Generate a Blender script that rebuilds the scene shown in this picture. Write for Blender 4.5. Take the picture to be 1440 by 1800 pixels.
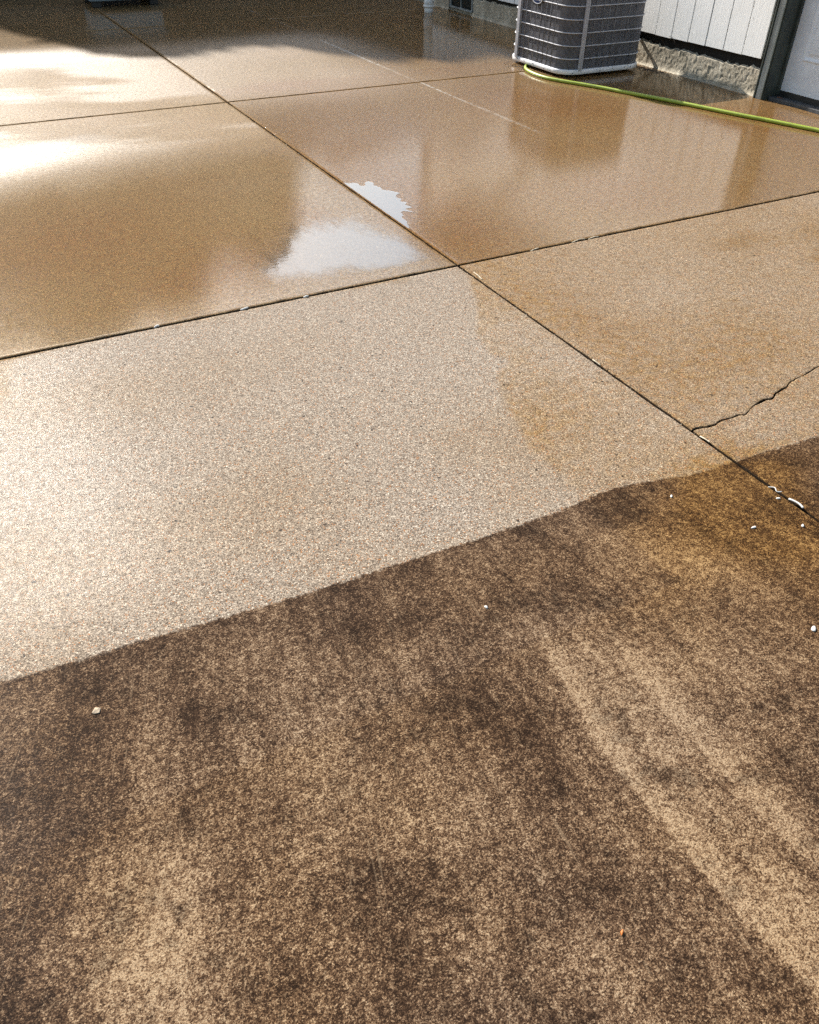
import bpy, math, random
import numpy as np
from mathutils import Matrix, Vector

for o in list(bpy.data.objects):
    bpy.data.objects.remove(o, do_unlink=True)
S = bpy.context.scene
COL = S.collection
rnd = random.Random(7)
RS = np.random.RandomState(11)

# ------------------------------------------------------------------ camera
PITCH, ROLL, YAW, FPX = math.radians(39.695), math.radians(0.971), math.radians(28.494), 1400.36
cp, sp, cy_, sy_ = math.cos(PITCH), math.sin(PITCH), math.cos(YAW), math.sin(YAW)
fwd = Vector((sy_ * cp, cy_ * cp, -sp)); right = Vector((cy_, -sy_, 0)); up = right.cross(fwd)
r2 = right * math.cos(ROLL) + up * math.sin(ROLL); u2 = -right * math.sin(ROLL) + up * math.cos(ROLL)
cam_d = bpy.data.cameras.new('camera'); cam = bpy.data.objects.new('camera', cam_d); COL.objects.link(cam)
cam.matrix_world = Matrix(((r2.x, u2.x, -fwd.x, 0), (r2.y, u2.y, -fwd.y, 0), (r2.z, u2.z, -fwd.z, 1.5), (0, 0, 0, 1)))
cam_d.sensor_fit = 'HORIZONTAL'; cam_d.sensor_width = 36; cam_d.lens = 36 * FPX / 1440
cam_d.clip_start = 0.05; cam_d.clip_end = 3000
S.camera = cam

# ------------------------------------------------------------------ sky, sun, exposure
SUN_EL, SUN_AZ = math.radians(33.3), math.radians(-9.0)        # azimuth from +y towards +x
W = bpy.data.worlds.new('World'); S.world = W; W.use_nodes = True
wn = W.node_tree.nodes; wn.clear()
sky = wn.new('ShaderNodeTexSky'); sky.sky_type = 'NISHITA'; sky.sun_disc = False
sky.sun_elevation = SUN_EL; sky.sun_rotation = SUN_AZ
sky.air_density = 1.4; sky.dust_density = 2.4; sky.ozone_density = 1.0
bgn = wn.new('ShaderNodeBackground'); bgn.inputs['Strength'].default_value = 0.09
wo = wn.new('ShaderNodeOutputWorld')
W.node_tree.links.new(sky.outputs[0], bgn.inputs[0]); W.node_tree.links.new(bgn.outputs[0], wo.inputs[0])
sl = bpy.data.lights.new('sun', 'SUN'); sl.energy = 5.0; sl.angle = math.radians(0.53); sl.color = (1.0, 0.955, 0.88)
sun = bpy.data.objects.new('sun', sl); COL.objects.link(sun); sun.location = (0, 0, 30)
sdir = Vector((math.sin(SUN_AZ) * math.cos(SUN_EL), math.cos(SUN_AZ) * math.cos(SUN_EL), math.sin(SUN_EL)))
sun.rotation_euler = sdir.to_track_quat('Z', 'Y').to_euler()
S.view_settings.view_transform = 'Standard'; S.view_settings.look = 'None'
S.view_settings.exposure = 1.1; S.view_settings.gamma = 1.0
S.view_settings.use_curve_mapping = False
S.render.engine = 'CYCLES'
S.cycles.max_bounces = 6; S.cycles.use_denoising = False; S.cycles.sample_clamp_indirect = 3; S.cycles.adaptive_threshold = .02; S.cycles.caustics_reflective = False; S.cycles.caustics_refractive = False

# ------------------------------------------------------------------ helpers: objects
def obj(name, verts, faces, mat=None, parent=None, smooth=False):
    me = bpy.data.meshes.new(name)
    me.from_pydata([tuple(v) for v in verts], [], [tuple(f) for f in faces])
    me.validate(); me.update()
    if mat: me.materials.append(mat)
    if smooth: me.polygons.foreach_set('use_smooth', [True] * len(me.polygons))
    o = bpy.data.objects.new(name, me); COL.objects.link(o)
    if parent: o.parent = parent
    return o
def link_copy(o, parent=None, loc=None, rot=None):
    c = o.copy(); COL.objects.link(c)
    if parent: c.parent = parent
    if loc is not None: c.location = loc
    if rot is not None: c.rotation_euler = rot
    return c
def empty(name, loc=(0, 0, 0)):
    o = bpy.data.objects.new(name, None); COL.objects.link(o); o.location = loc; o.empty_display_size = .1
    return o
def tag(o, label=None, cat=None, group=None, kind=None):
    if label: o['label'] = label
    if cat: o['category'] = cat
    if group: o['group'] = group
    if kind: o['kind'] = kind
    return o
class MB:
    def __init__(s): s.v = []; s.f = []
    def add(s, v, f):
        n = len(s.v); s.v += [tuple(p) for p in v]; s.f += [tuple(i + n for i in q) for q in f]; return s
    def box(s, x0, x1, y0, y1, z0, z1, b=0.0):
        if b <= 0:
            v = [(x, y, z) for x in (x0, x1) for y in (y0, y1) for z in (z0, z1)]
            f = [(0, 1, 3, 2), (4, 6, 7, 5), (0, 4, 5, 1), (2, 3, 7, 6), (0, 2, 6, 4), (1, 5, 7, 3)]
            return s.add(v, f)
        import bmesh
        bm = bmesh.new(); bmesh.ops.create_cube(bm, size=1)
        for q in bm.verts:
            q.co = Vector(((x0 + x1) / 2 + q.co.x * (x1 - x0), (y0 + y1) / 2 + q.co.y * (y1 - y0), (z0 + z1) / 2 + q.co.z * (z1 - z0)))
        bmesh.ops.bevel(bm, geom=list(bm.edges), offset=b, segments=2, profile=.5, affect='EDGES')
        bm.verts.index_update()
        s.add([q.co.copy() for q in bm.verts], [[q.index for q in fc.verts] for fc in bm.faces]); bm.free(); return s
    def loft(s, rings, close=True, cap=True):
        n = len(rings[0]); base = len(s.v)
        for r in rings: s.v += [tuple(p) for p in r]
        for i in range(len(rings) - 1):
            for j in range(n if close else n - 1):
                k = (j + 1) % n
                s.f.append((base + i * n + j, base + i * n + k, base + (i + 1) * n + k, base + (i + 1) * n + j))
        if cap:
            s.f.append(tuple(base + j for j in range(n))[::-1]); s.f.append(tuple(base + (len(rings) - 1) * n + j for j in range(n)))
        return s
    def tube(s, pts, rad, n=12, cap=True):
        pts = [Vector(p) for p in pts]; rr = rad if hasattr(rad, '__len__') else [rad] * len(pts)
        rings = []; ref = None
        for i, p in enumerate(pts):
            t = (pts[min(i + 1, len(pts) - 1)] - pts[max(i - 1, 0)]).normalized()
            if ref is None: ref = t.orthogonal().normalized()
            ref = (ref - t * ref.dot(t)).normalized(); b = t.cross(ref)
            rings.append([p + (ref * math.cos(a) + b * math.sin(a)) * rr[i] for a in [2 * math.pi * k / n for k in range(n)]])
        return s.loft(rings, True, cap)
    def build(s, name, mat=None, parent=None, smooth=False): return obj(name, s.v, s.f, mat, parent, smooth)

def smooth_path(P, per=8):
    P = [np.array(p, float) for p in P]; out = []
    for i in range(len(P) - 1):
        p0, p1, p2, p3 = P[max(i - 1, 0)], P[i], P[i + 1], P[min(i + 2, len(P) - 1)]
        for k in range(per):
            t = k / per
            out.append(.5 * ((2 * p1) + (-p0 + p2) * t + (2 * p0 - 5 * p1 + 4 * p2 - p3) * t * t + (-p0 + 3 * p1 - 3 * p2 + p3) * t ** 3))
    out.append(P[-1]); return out

# ------------------------------------------------------------------ helpers: numpy noise
_T = np.random.RandomState(3).rand(256, 256)
def vn(x, y, seed=0):
    x = np.asarray(x, float) + seed * 17.37; y = np.asarray(y, float) + seed * 5.91
    xi = np.floor(x).astype(int); yi = np.floor(y).astype(int); fx = x - xi; fy = y - yi
    fx = fx * fx * (3 - 2 * fx); fy = fy * fy * (3 - 2 * fy); g = lambda a, b: _T[a & 255, b & 255]
    return (g(xi, yi) * (1 - fx) + g(xi + 1, yi) * fx) * (1 - fy) + (g(xi, yi + 1) * (1 - fx) + g(xi + 1, yi + 1) * fx) * fy
def fbm(x, y, seed=0, o=4):
    s = 0; a = .5; t = 0
    for k in range(o): s = s + a * vn(x * 2 ** k, y * 2 ** k, seed + k); t += a; a *= .5
    return s / t
def sstep(a, b, x):
    t = np.clip((x - a) / (b - a), 0, 1); return t * t * (3 - 2 * t)
def blob(x, y, cx, cy, rx, ry, rot=0):
    c, s = math.cos(rot), math.sin(rot); u = (x - cx) * c + (y - cy) * s; v = -(x - cx) * s + (y - cy) * c
    return np.exp(-((u / rx) ** 2 + (v / ry) ** 2))

# ------------------------------------------------------------------ helpers: materials
class N:
    def __init__(s, name):
        s.m = bpy.data.materials.new(name); s.m.use_nodes = True; s.t = s.m.node_tree; s.t.nodes.clear()
        s.out = s.t.nodes.new('ShaderNodeOutputMaterial')
    def set(s, sock, v):
        if v is None: return
        if isinstance(v, bpy.types.NodeSocket): s.t.links.new(v, sock)
        elif isinstance(v, tuple) and len(v) == 3 and sock.type == 'RGBA': sock.default_value = (*v, 1)
        else: sock.default_value = v
    def node(s, typ, ins=None, **kw):
        n = s.t.nodes.new(typ)
        for k, v in kw.items(): setattr(n, k, v)
        for k, v in (ins or {}).items(): s.set(n.inputs[k], v)
        return n
    def math(s, op, a, b=None, c=None, clamp=False):
        n = s.node('ShaderNodeMath', operation=op, use_clamp=clamp)
        for i, v in enumerate((a, b, c)):
            if v is not None: s.set(n.inputs[i], v)
        return n.outputs[0]
    def add(s, a, b): return s.math('ADD', a, b)
    def mul(s, a, b): return s.math('MULTIPLY', a, b)
    def step(s, x, a, b, lo=0., hi=1.):
        n = s.node('ShaderNodeMapRange', interpolation_type='SMOOTHSTEP')
        s.set(n.inputs[0], x); s.set(n.inputs[1], a); s.set(n.inputs[2], b); s.set(n.inputs[3], lo); s.set(n.inputs[4], hi); return n.outputs[0]
    def lin(s, x, a, b, lo=0., hi=1.):
        n = s.node('ShaderNodeMapRange')
        s.set(n.inputs[0], x); s.set(n.inputs[1], a); s.set(n.inputs[2], b); s.set(n.inputs[3], lo); s.set(n.inputs[4], hi); return n.outputs[0]
    def mix(s, f, a, b, blend='MIX'):
        n = s.node('ShaderNodeMix', data_type='RGBA', blend_type=blend)
        s.set(n.inputs[0], f); s.set(n.inputs[6], a); s.set(n.inputs[7], b); return n.outputs[2]
    def attr(s, name): return s.node('ShaderNodeAttribute', attribute_name=name).outputs['Fac']
    def pos(s): return s.node('ShaderNodeNewGeometry').outputs['Position']
    def scale(s, v, sc):
        n = s.node('ShaderNodeVectorMath', operation='MULTIPLY'); s.set(n.inputs[0], v); s.set(n.inputs[1], sc); return n.outputs[0]
    def noise(s, v, scale, detail=3, rough=.55, dist=0):
        return s.node('ShaderNodeTexNoise', {'Vector': v, 'Scale': scale, 'Detail': detail, 'Roughness': rough, 'Distortion': dist}).outputs['Fac']
    def voro(s, v, scale, out='Color', feature='F1'):
        return s.node('ShaderNodeTexVoronoi', {'Vector': v, 'Scale': scale}, feature=feature).outputs[out]
    def bump(s, h, strength=.5, dist=.002, nrm=None):
        n = s.node('ShaderNodeBump', {'Height': h, 'Strength': strength, 'Distance': dist})
        if nrm is not None: s.set(n.inputs['Normal'], nrm)
        return n.outputs[0]
    def bsdf(s, **k):
        ins = {a.replace('_', ' '): b for a, b in k.items()}
        p = s.node('ShaderNodeBsdfPrincipled', ins); s.t.links.new(p.outputs[0], s.out.inputs[0]); return s.m
def simple(name, col, rough=.5, var=.12, scale=8., metal=0., bump=.0, bscale=80., spec=.5, stretch=(1, 1, 1)):
    n = N(name); tc = n.node('ShaderNodeTexCoord').outputs['Object']; v = n.scale(tc, stretch)
    a = n.noise(v, scale, 4); dark = tuple(c * (1 - var * 2) for c in col); lite = tuple(min(1, c * (1 + var)) for c in col)
    c = n.mix(n.step(a, .3, .7), dark, lite)
    k = dict(Base_Color=c, Roughness=n.lin(a, .3, .7, rough * .85, min(1, rough * 1.15)), Metallic=metal, Specular_IOR_Level=spec)
    if bump > 0: k['Normal'] = n.bump(n.noise(v, bscale, 4), bump, .003)
    return n.bsdf(**k)

# ---- wet concrete: colour (grain, stain, grime) on the paste, water film as a coat
def make_concrete():
    n = N('wet_concrete'); P = n.pos()
    dirt_sd, wet, rust, strip, chalk, film, frough = (n.attr(a) for a in ('dirt', 'wet', 'rust', 'strip', 'chalk', 'film', 'frough'))
    # aggregate grains
    g1 = n.node('ShaderNodeSeparateColor', {0: n.voro(P, 330)}); g2 = n.node('ShaderNodeSeparateColor', {0: n.voro(P, 120)})
    fine = n.noise(P, 360, 2, .8); mid = n.noise(P, 24, 3, .65)
    md = n.noise(P, 45, 4, .75); gr = n.noise(P, 290, 2, .85); spk = n.noise(P, 120, 3, .9)
    grain = n.lin(n.add(n.add(n.mul(g1.outputs[0], .5), n.mul(fine, 1.1)), n.mul(spk, .6)), .85, 1.45, 0, 1)
    sand = n.mix(grain, (.075, .055, .041), (.50, .43, .355))
    sand = n.mix(n.step(g1.outputs[1], .94, .96), sand, (.34, .16, .065))  # russet pebbles
    sand = n.mix(n.mul(n.step(g2.outputs[1], .985, .990), n.step(mid, .48, .58)), sand, (.045, .038, .034)) # dark pebbles
    sand = n.mix(n.step(g1.outputs[2], .95, .98), sand, (.60, .55, .47))  # pale pebbles
    sand = n.mix(1., sand, n.node('ShaderNodeCombineColor', {0: n.lin(md, .3, .7, .85, 1.12), 1: n.lin(md, .3, .7, .85, 1.12), 2: n.lin(md, .3, .7, .85, 1.12)}).outputs[0], 'MULTIPLY')
    # iron / tannin stain
    rr = n.math('MULTIPLY', rust, n.lin(mid, .35, .65, .6, 1.25), clamp=True)
    sand = n.mix(rr, sand, n.mix(1., sand, (.82, .60, .29), 'MULTIPLY'))
    # water soaked in: darker, richer, with ragged tide marks
    wc = n.add(n.mul(wet, .6), n.mul(n.step(n.add(wet, n.mul(n.add(md, -.5), .22)), .60, .66), .4))
    sand = n.mix(wc, sand, n.mix(1., sand, (.67, .50, .235), 'MULTIPLY'))
    sand = n.mix(n.math('MULTIPLY', chalk, n.step(mid, .40, .55), clamp=True), sand, (.50, .47, .42))   # lime line
    # years of grime on the part not yet cleaned: share of darkened grains follows coverage
    bl = n.noise(P, 5.0, 5, .65, .4); sx = n.node('ShaderNodeSeparateXYZ', {0: P}); fan = n.add(sx.outputs[0], n.mul(n.mul(n.add(sx.outputs[1], -1.5), n.add(sx.outputs[0], -1.0)), .30))
    st = n.noise(n.node('ShaderNodeCombineXYZ', {0: n.mul(fan, 26.), 1: n.mul(sx.outputs[1], 3.)}).outputs[0], 1.0, 4, .7, .5)
    din = n.step(n.add(dirt_sd, n.mul(n.add(md, -.5), .045)), -.003, .006)
    cov = n.add(n.add(n.mul(bl, .9), n.mul(st, .75)), n.add(n.mul(md, .75), n.mul(strip, -.40)))       # mean about 1.2
    cov = n.add(n.lin(cov, .76, 1.64, .33, .83), .02)
    gm = n.noise(P, 60, 5, 1.0)
    gv = n.lin(n.add(n.add(n.mul(g1.outputs[0], .30), n.mul(gm, 1.45)), n.mul(gr, .75)), .88, 1.66, 0, 1)
    v = n.step(gv, n.add(cov, -.42), n.add(cov, .36))
    cr = n.node('ShaderNodeValToRGB', {0: v}); e = cr.color_ramp.elements
    e[0].position = 0; e[0].color = (.022, .0125, .0080, 1); e[1].position = 1; e[1].color = (.350, .262, .175, 1)
    q = e.new(.35); q.color = (.086, .050, .0295, 1); q = e.new(.7); q.color = (.198, .130, .079, 1)
    scr = n.noise(n.node('ShaderNodeCombineXYZ', {0: n.mul(fan, 150.), 1: n.mul(sx.outputs[1], 5.)}).outputs[0], 1.0, 2, .6, .8)
    old = n.mix(n.mul(n.step(scr, .64, .74), .35), cr.outputs[0], (.26, .19, .125))
    black = n.step(n.add(n.mul(bl, .9), n.mul(mid, .6)), .76, .92)
    old = n.mix(n.mul(black, .5), old, n.mix(1., old, (.34, .35, .38), 'MULTIPLY'))
    old = n.mix(n.mul(rust, .85), old, n.mix(1., old, (.98, .76, .34), 'MULTIPLY'))
    col = n.mix(din, sand, old)
    pz = n.node('ShaderNodeSeparateXYZ', {0: P}).outputs[2]; lip = n.step(n.add(pz, n.mul(n.add(md, -.5), .006)), -.0055, -.0010)
    col = n.mix(lip, (.028, .020, .014), col)
    # relief
    h = n.add(n.mul(grain, .8), n.add(n.mul(g2.outputs[0], .3), n.mul(gr, 1.2)))
    nb = n.bump(h, .6, .0022)
    ng = n.node('ShaderNodeNewGeometry').outputs['Normal']
    mx = n.node('ShaderNodeMix', {0: n.attr('fgrain'), 4: ng, 5: nb}, data_type='VECTOR')
    k = dict(Base_Color=col, Roughness=.85, Normal=nb, Specular_IOR_Level=n.mul(n.lin(din, 0, 1, .10, .05), lip),
             Coat_Weight=n.mul(n.mul(film, lip), n.mul(n.lin(spk, .35, .65, .60, 1.15), n.lin(md, .36, .62, .55, 1.15))), Coat_Roughness=n.add(frough, n.lin(mid, .3, .7, -.015, .02)), Coat_IOR=2.15, Coat_Normal=mx.outputs[1])
    return n.bsdf(**k)
CONC = make_concrete()
def make_siding():
    n = N('white_painted_siding'); v = n.node('ShaderNodeTexCoord').outputs['Object']
    oi = n.node('ShaderNodeObjectInfo').outputs['Random']
    off = n.node('ShaderNodeCombineXYZ', {0: oi, 1: n.mul(oi, 31.), 2: n.mul(oi, 57.)}).outputs[0]
    vv = n.node('ShaderNodeVectorMath', {0: v, 1: off}, operation='ADD').outputs[0]
    grain = n.noise(n.scale(vv, (1, 1, .06)), 130, 4, .65, .3); fl = n.noise(n.scale(vv, (1, 1, .22)), 95, 3, .6)
    crack = n.step(fl, .69, .72); dirt = n.step(n.noise(vv, 6, 4), .5, .8)
    c = n.mix(n.mul(dirt, .25), (.88, .88, .87), (.72, .70, .66)); c = n.mix(n.mul(crack, .8), c, (.22, .20, .17))
    return n.bsdf(Base_Color=c, Roughness=.55, Normal=n.bump(grain, .45, .003))
SIDING = make_siding()
def make_foundation():
    n = N('old_foundation_concrete'); v = n.pos()
    a = n.noise(v, 9, 5, .65); b = n.noise(v, 70, 4, .7); l = n.noise(n.scale(v, (1, 1, .35)), 22, 4, .7)
    c = n.mix(n.step(a, .3, .7), (.30, .26, .19), (.50, .44, .34)); c = n.mix(n.mul(n.step(b, .5, .7), .6), c, (.09, .075, .055))
    c = n.mix(n.mul(n.step(l, .58, .68), .8), c, (.60, .55, .44))
    return n.bsdf(Base_Color=c, Roughness=.9, Normal=n.bump(n.add(b, n.mul(l, .6)), .8, .005))
FOUND = make_foundation()
SOIL = simple('joint_soil', (.030, .022, .015), .95, .35, 60, bump=.6, bscale=300)
EARTH = simple('garden_earth', (.085, .075, .04), .95, .3, 1.2, bump=.5, bscale=20)
DARKWOOD = simple('weathered_dark_wood', (.030, .022, .016), .8, .3, 14, bump=.4, stretch=(1, 1, .1))
DARKCORE = simple('dark_sheathing', (.022, .018, .014), .95, .2, 6)
GREEN = simple('dark_green_grey_trim', (.050, .062, .054), .5, .18, 12, bump=.15)
TRIMGREY = simple('grey_green_casing_paint', (.34, .37, .36), .5, .18, 25, bump=.2, stretch=(1, 1, .15))
DOORP = simple('pale_blue_white_door_paint', (.78, .83, .90), .4, .05, 5)
STEEL = simple('grey_steel_paint', (.42, .42, .45), .55, .06, 9, spec=.4)
STEEL_L = simple('pale_grey_steel_paint', (.78, .78, .80), .55, .06, 9, spec=.4)
GRILLE = simple('dark_grey_louvre_paint', (.18, .18, .20), .5, .1, 15)
BARM = simple('grey_bar_paint', (.50, .50, .53), .55, .06, 9, spec=.3)
WIREM = simple('dull_grey_wire', (.22, .22, .23), .5, .1, 9)
COIL = simple('dark_coil', (.028, .026, .025), .6, .3, 60)  # dark grey is the coil's own colour
BLACK = simple('black_rubber', (.016, .016, .016), .55, .2, 20, bump=.2)
PVC = simple('white_pvc', (.74, .74, .72), .35, .05, 6)
ROOF = simple('grey_asphalt_shingle', (.075, .070, .065), .95, .3, 7, bump=.5, bscale=60)
BADGEB = simple('navy_badge_enamel', (.02, .035, .10), .25, .05, 5)
BADGEW = simple('silver_badge_rim', (.72, .73, .76), .25, .05, 5)
def make_hose():
    n = N('lime_green_hose'); v = n.node('ShaderNodeTexCoord').outputs['Object']
    d = n.step(n.noise(v, 14, 4), .5, .75); c = n.mix(n.mul(d, .5), (.28, .36, .035), (.15, .19, .03))
    return n.bsdf(Base_Color=c, Roughness=.42, Normal=n.bump(n.noise(v, 160, 2), .12, .002))
HOSE = make_hose()
def make_glass():
    n = N('dark_window_glass'); c = n.mix(n.noise(n.pos(), 12, 3), (.010, .014, .014), (.03, .036, .034))
    return n.bsdf(Base_Color=c, Roughness=.12)
GLASS = make_glass()
def make_water():
    n = N('standing_water'); fc = n.node('ShaderNodeLayerWeight', {'Blend': .5}).outputs['Facing']; fr = n.add(n.mul(n.math('POWER', fc, 2.2), .84), .16)
    rip = n.bump(n.noise(n.pos(), 14, 2), .04, .002)
    g = n.node('ShaderNodeBsdfGlossy', {'Roughness': .03, 'Normal': rip}); t = n.node('ShaderNodeBsdfTransparent', {'Color': (.97, .95, .92)})
    mx = n.node('ShaderNodeMixShader', {0: fr, 1: t.outputs[0], 2: g.outputs[0]})
    n.t.links.new(mx.outputs[0], n.out.inputs[0]); return n.m
WATER = make_water()
def make_leaf():
    n = N('green_foliage'); r = n.node('ShaderNodeNewGeometry').outputs['Random Per Island']
    c = n.mix(r, (.030, .055, .014), (.085, .115, .032)); return n.bsdf(Base_Color=c, Roughness=.6)
LEAF = make_leaf()
BARK = simple('grey_brown_bark', (.09, .07, .05), .9, .3, 6, bump=.7, bscale=25, stretch=(1, 1, .25))

# ------------------------------------------------------------------ ground and driveway slabs
R_ = 1500.
tag(obj('ground', [(-R_, -R_, -.10), (R_, -R_, -.10), (R_, R_, -.10), (-R_, R_, -.10)], [(0, 1, 2, 3)], EARTH), kind='structure')
drive = tag(obj('driveway', [(-5.3, -4.2, -.020), (5.86, -4.2, -.020), (5.86, 14.2, -.020), (-5.3, 14.2, -.020)], [(0, 1, 2, 3)], SOIL), kind='structure')

DIRT = np.array([(-9, 1.60), (-.6, 1.49), (-.276, 1.475), (-.203, 1.465), (-.113, 1.459), (.047, 1.451), (.257, 1.432), (.498, 1.413), (.732, 1.408), (.961, 1.396), (1.263, 1.39),
                 (1.364, 1.399), (1.469, 1.408), (1.595, 1.383), (1.729, 1.351), (1.91, 1.338), (2.01, 1.336), (2.281, 1.317), (3.2, 1.27), (9, 1.1)])
FILM = np.array([(1.36, 1.50), (1.36, 1.694), (1.435, 1.926), (1.492, 2.069), (1.525, 2.15), (1.60, 2.19), (1.62, 2.23), (1.58, 2.30), (1.62, 2.45), (1.80, 2.75), (1.93, 3.05)])
def masks(x, y):
    dirt = np.interp(x, DIRT[:, 0], DIRT[:, 1]) - y
    n1 = fbm(x * 1.7, y * 1.7, 1); n2 = fbm(x * 5, y * 5, 2); n3 = fbm(x * .8, y * .8, 5)
    left = x < 1.918
    wet = .62 + .25 * (n3 - .5) + .2 * (n1 - .5)
    wet = wet + .33 * sstep(2.9, 3.4, y)                                         # back slabs hold more water
    # the nearer left slab: thin film up to an edge, drier beyond it
    fe = np.interp(y, FILM[:, 1], FILM[:, 0]) - x + .05 * (n2 - .5)
    damp = sstep(-.02, .015, fe) * (1 - .0 * y)
    fade = sstep(1.45, 1.75, y)
    front = left & (y < 3.09) & (y > 1.0)
    wet = np.where(front, .16 + .22 * (damp * fade + (1 - fade) * .45) + .55 * (n1 - .5) + .34 * blob(x, y, .20, 2.62, .5, .26, -.2) + .35 * sstep(2.55, 3.2, y + .9 * (n1 - .5)), wet)
    wet = np.where((~left) & (y < 3.09), .56 + .6 * (n1 - .45) - .2 * blob(x, y, 2.3, 1.45, .7, .35), wet)
    # soaked hollows
    for b in [(2.25, 4.3, .35, .8, 0, .25), (2.5, 5.4, .7, .6, 0, .15), (.4, 4.1, .8, .7, 0, .18), (1.2, 3.7, .45, .4, .6, .15), (3.7, 5.2, .9, .9, 0, .2), (2.6, 7.2, .5, .35, 0, .2), (4.4, 8.0, 1.2, 1.2, 0, .25), (.7, 6.0, .6, .35, .2, -.25), (1.5, 4.7, .5, .2, .2, -.12), (1.3, 8.4, 1.4, .35, -.1, -.2), (.8, 7.2, 1., .2, .1, -.15)]:
        wet = wet + b[5] * blob(x, y, *b[:5])
    wet = np.where(dirt > 0, .22 + .35 * (n1 - .4) + .25 * blob(x, y, -.3, .9, .35, .8), wet)
    rust = .12 + .55 * (n1 - .42) + .2 * (n2 - .5)
    for b in [(2.02, 2.5, .14, .7, .05, .3), (2.1, 3.9, .25, .9, 0, .75), (2.35, 4.9, .5, .7, 0, .45), (3.5, 3.7, .9, .4, 0, .25), (3.6, 5.6, .8, .5, 0, .35), (4.2, 5.3, .35, .7, 0, .35), (.3, 4.2, .7, .6, 0, .65), (.9, 3.5, .55, .28, .5, .6), (1.55, 4.0, .12, .3, 0, .5),
              (2.5, 6.95, .35, .2, 0, .7), (4.2, 7.3, .6, .5, 0, .55), (1.8, 1.14, .17, .25, 0, 1.0), (2.0, 1.25, .2, .1, 0, .6), (1.5, 1.08, .34, .22, .4, .5), (5.2, 4.4, .4, .4, 0, .5), (.15, 2.7, .5, .25, 0, .25), (2.4, 1.9, .5, .25, 0, .2), (1.75, .55, .3, .5, 0, .5)]:
        rust = rust + b[5] * blob(x, y, *b[:5])
    rust = np.where(front, rust + (.28 * np.exp(-np.clip(-fe, 0, 9) / .16) + .14) * (1 - damp) * fade - .15 * damp, rust)  # golden past the edge; damp side greyed in colour for its sky sheen
    rust = np.where((x > 1.918) & (y < 7) & (dirt < 0), rust + .34, rust)
    # paler scuffed strips running across the uncleaned part
    wob = .03 * (fbm(x * 2, y * 3, 9) - .5)
    xe = .855 + .25 * (y - .5) ** 2 + wob * .5
    def sweep(x_, w): return sstep(-.012, .006, x - x_) * np.exp(-np.clip(x - x_, 0, 9) / w)
    strip = (1.45 * sweep(xe, .085) + .5 * sweep(xe + .10, .03) + .85 * sweep(xe + .19, .07) + .5 * sweep(xe + .36, .05)) * sstep(1.12, .78, y)
    strip = strip + 1.25 * blob(x, y, -.12, .72, .12, .20, -.3) + .5 * blob(x, y, 1.45, 1.05, .15, .16) + .35 * blob(x, y, .33, 1.0, .12, .25)
    strip = strip - .45 * blob(x, y, -.12, 1.2, .16, .2) - .5 * blob(x, y, -.3, .9, .12, .25) - .4 * blob(x, y, .55, 1.28, .25, .1) - .4 * blob(x, y, .72, .8, .1, .3) - .3 * blob(x, y, 2.2, 1.15, .2, .2) - .45 * blob(x, y, .1, 1.15, .05, .1) - .4 * blob(x, y, -.25, .62, .1, .06)
    strip = strip - .45 * np.exp(-np.clip(dirt, 0, 9) / .05) * sstep(.38, .55, n1 + .3 * (n2 - .5)) * (dirt > 0)
    lx = 3.585 + .008 * (fbm(y * 2.3, y * 0 + 3.1, 4) - .5) - (y - 8) * .006
    chalk = np.clip(1 - np.abs(x - lx) / .011, 0, 1) * sstep(4.75, 5.0, y) * sstep(10.9, 10.7, y) * (fbm(y * 1.9, y * 0 + 7.7, 6) > .36)
    # surface film: how much water lies on top and how rough its skin is
    right_ = ~left
    band = fbm(x * .9 + 3, y * 2.4 + .5 * x, 31)
    rear = y > 3.09
    film = np.where(rear, np.where(left, .90 + (.46 * sstep(.36, .62, band) - .64) * sstep(4.6, 6., y), .90), np.where(left, .012 + .05 * damp * fade * (y > 1) + .02 * (n1 - .5) + .50 * sstep(2.4, 3.2, y + .9 * (n1 - .5)) * sstep(.3, 1.1, x) * damp, .32 + .5 * (n1 - .5)))
    film = film + .25 * (n1 - .5) * rear + .8 * sstep(8.2, 9.2, y)
    film = np.where(dirt > 0, .0 + .02 * blob(x, y, -.4, .9, .25, .8), film)
    far = sstep(8.6, 9.8, y)
    fl = .10 + .41 * sstep(4.7, 6.2, y) * (1 - far); fr_ = .10 + .32 * sstep(5.6, 7.0, y) * sstep(4.4, 3.0, x) * (1 - far)
    fr = np.where(rear, np.where(left, fl, fr_), np.where(left, .20, .22))
    fr = np.where(dirt > 0, .34, fr) + np.where(rear, .05, .06) * (n1 - .5)
    fgrain = np.where(rear, .035 + .32 * sstep(4.7, 6.2, y) * (1 - far) * np.where(left, 1, sstep(4.4, 3.0, x)), .30)
    return dict(fgrain=fgrain, film=np.clip(film, 0, 1), frough=np.clip(fr, .05, .7), dirt=dirt, wet=np.clip(wet, 0, 1), rust=np.clip(rust, 0, 1), strip=strip, chalk=chalk)

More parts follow.
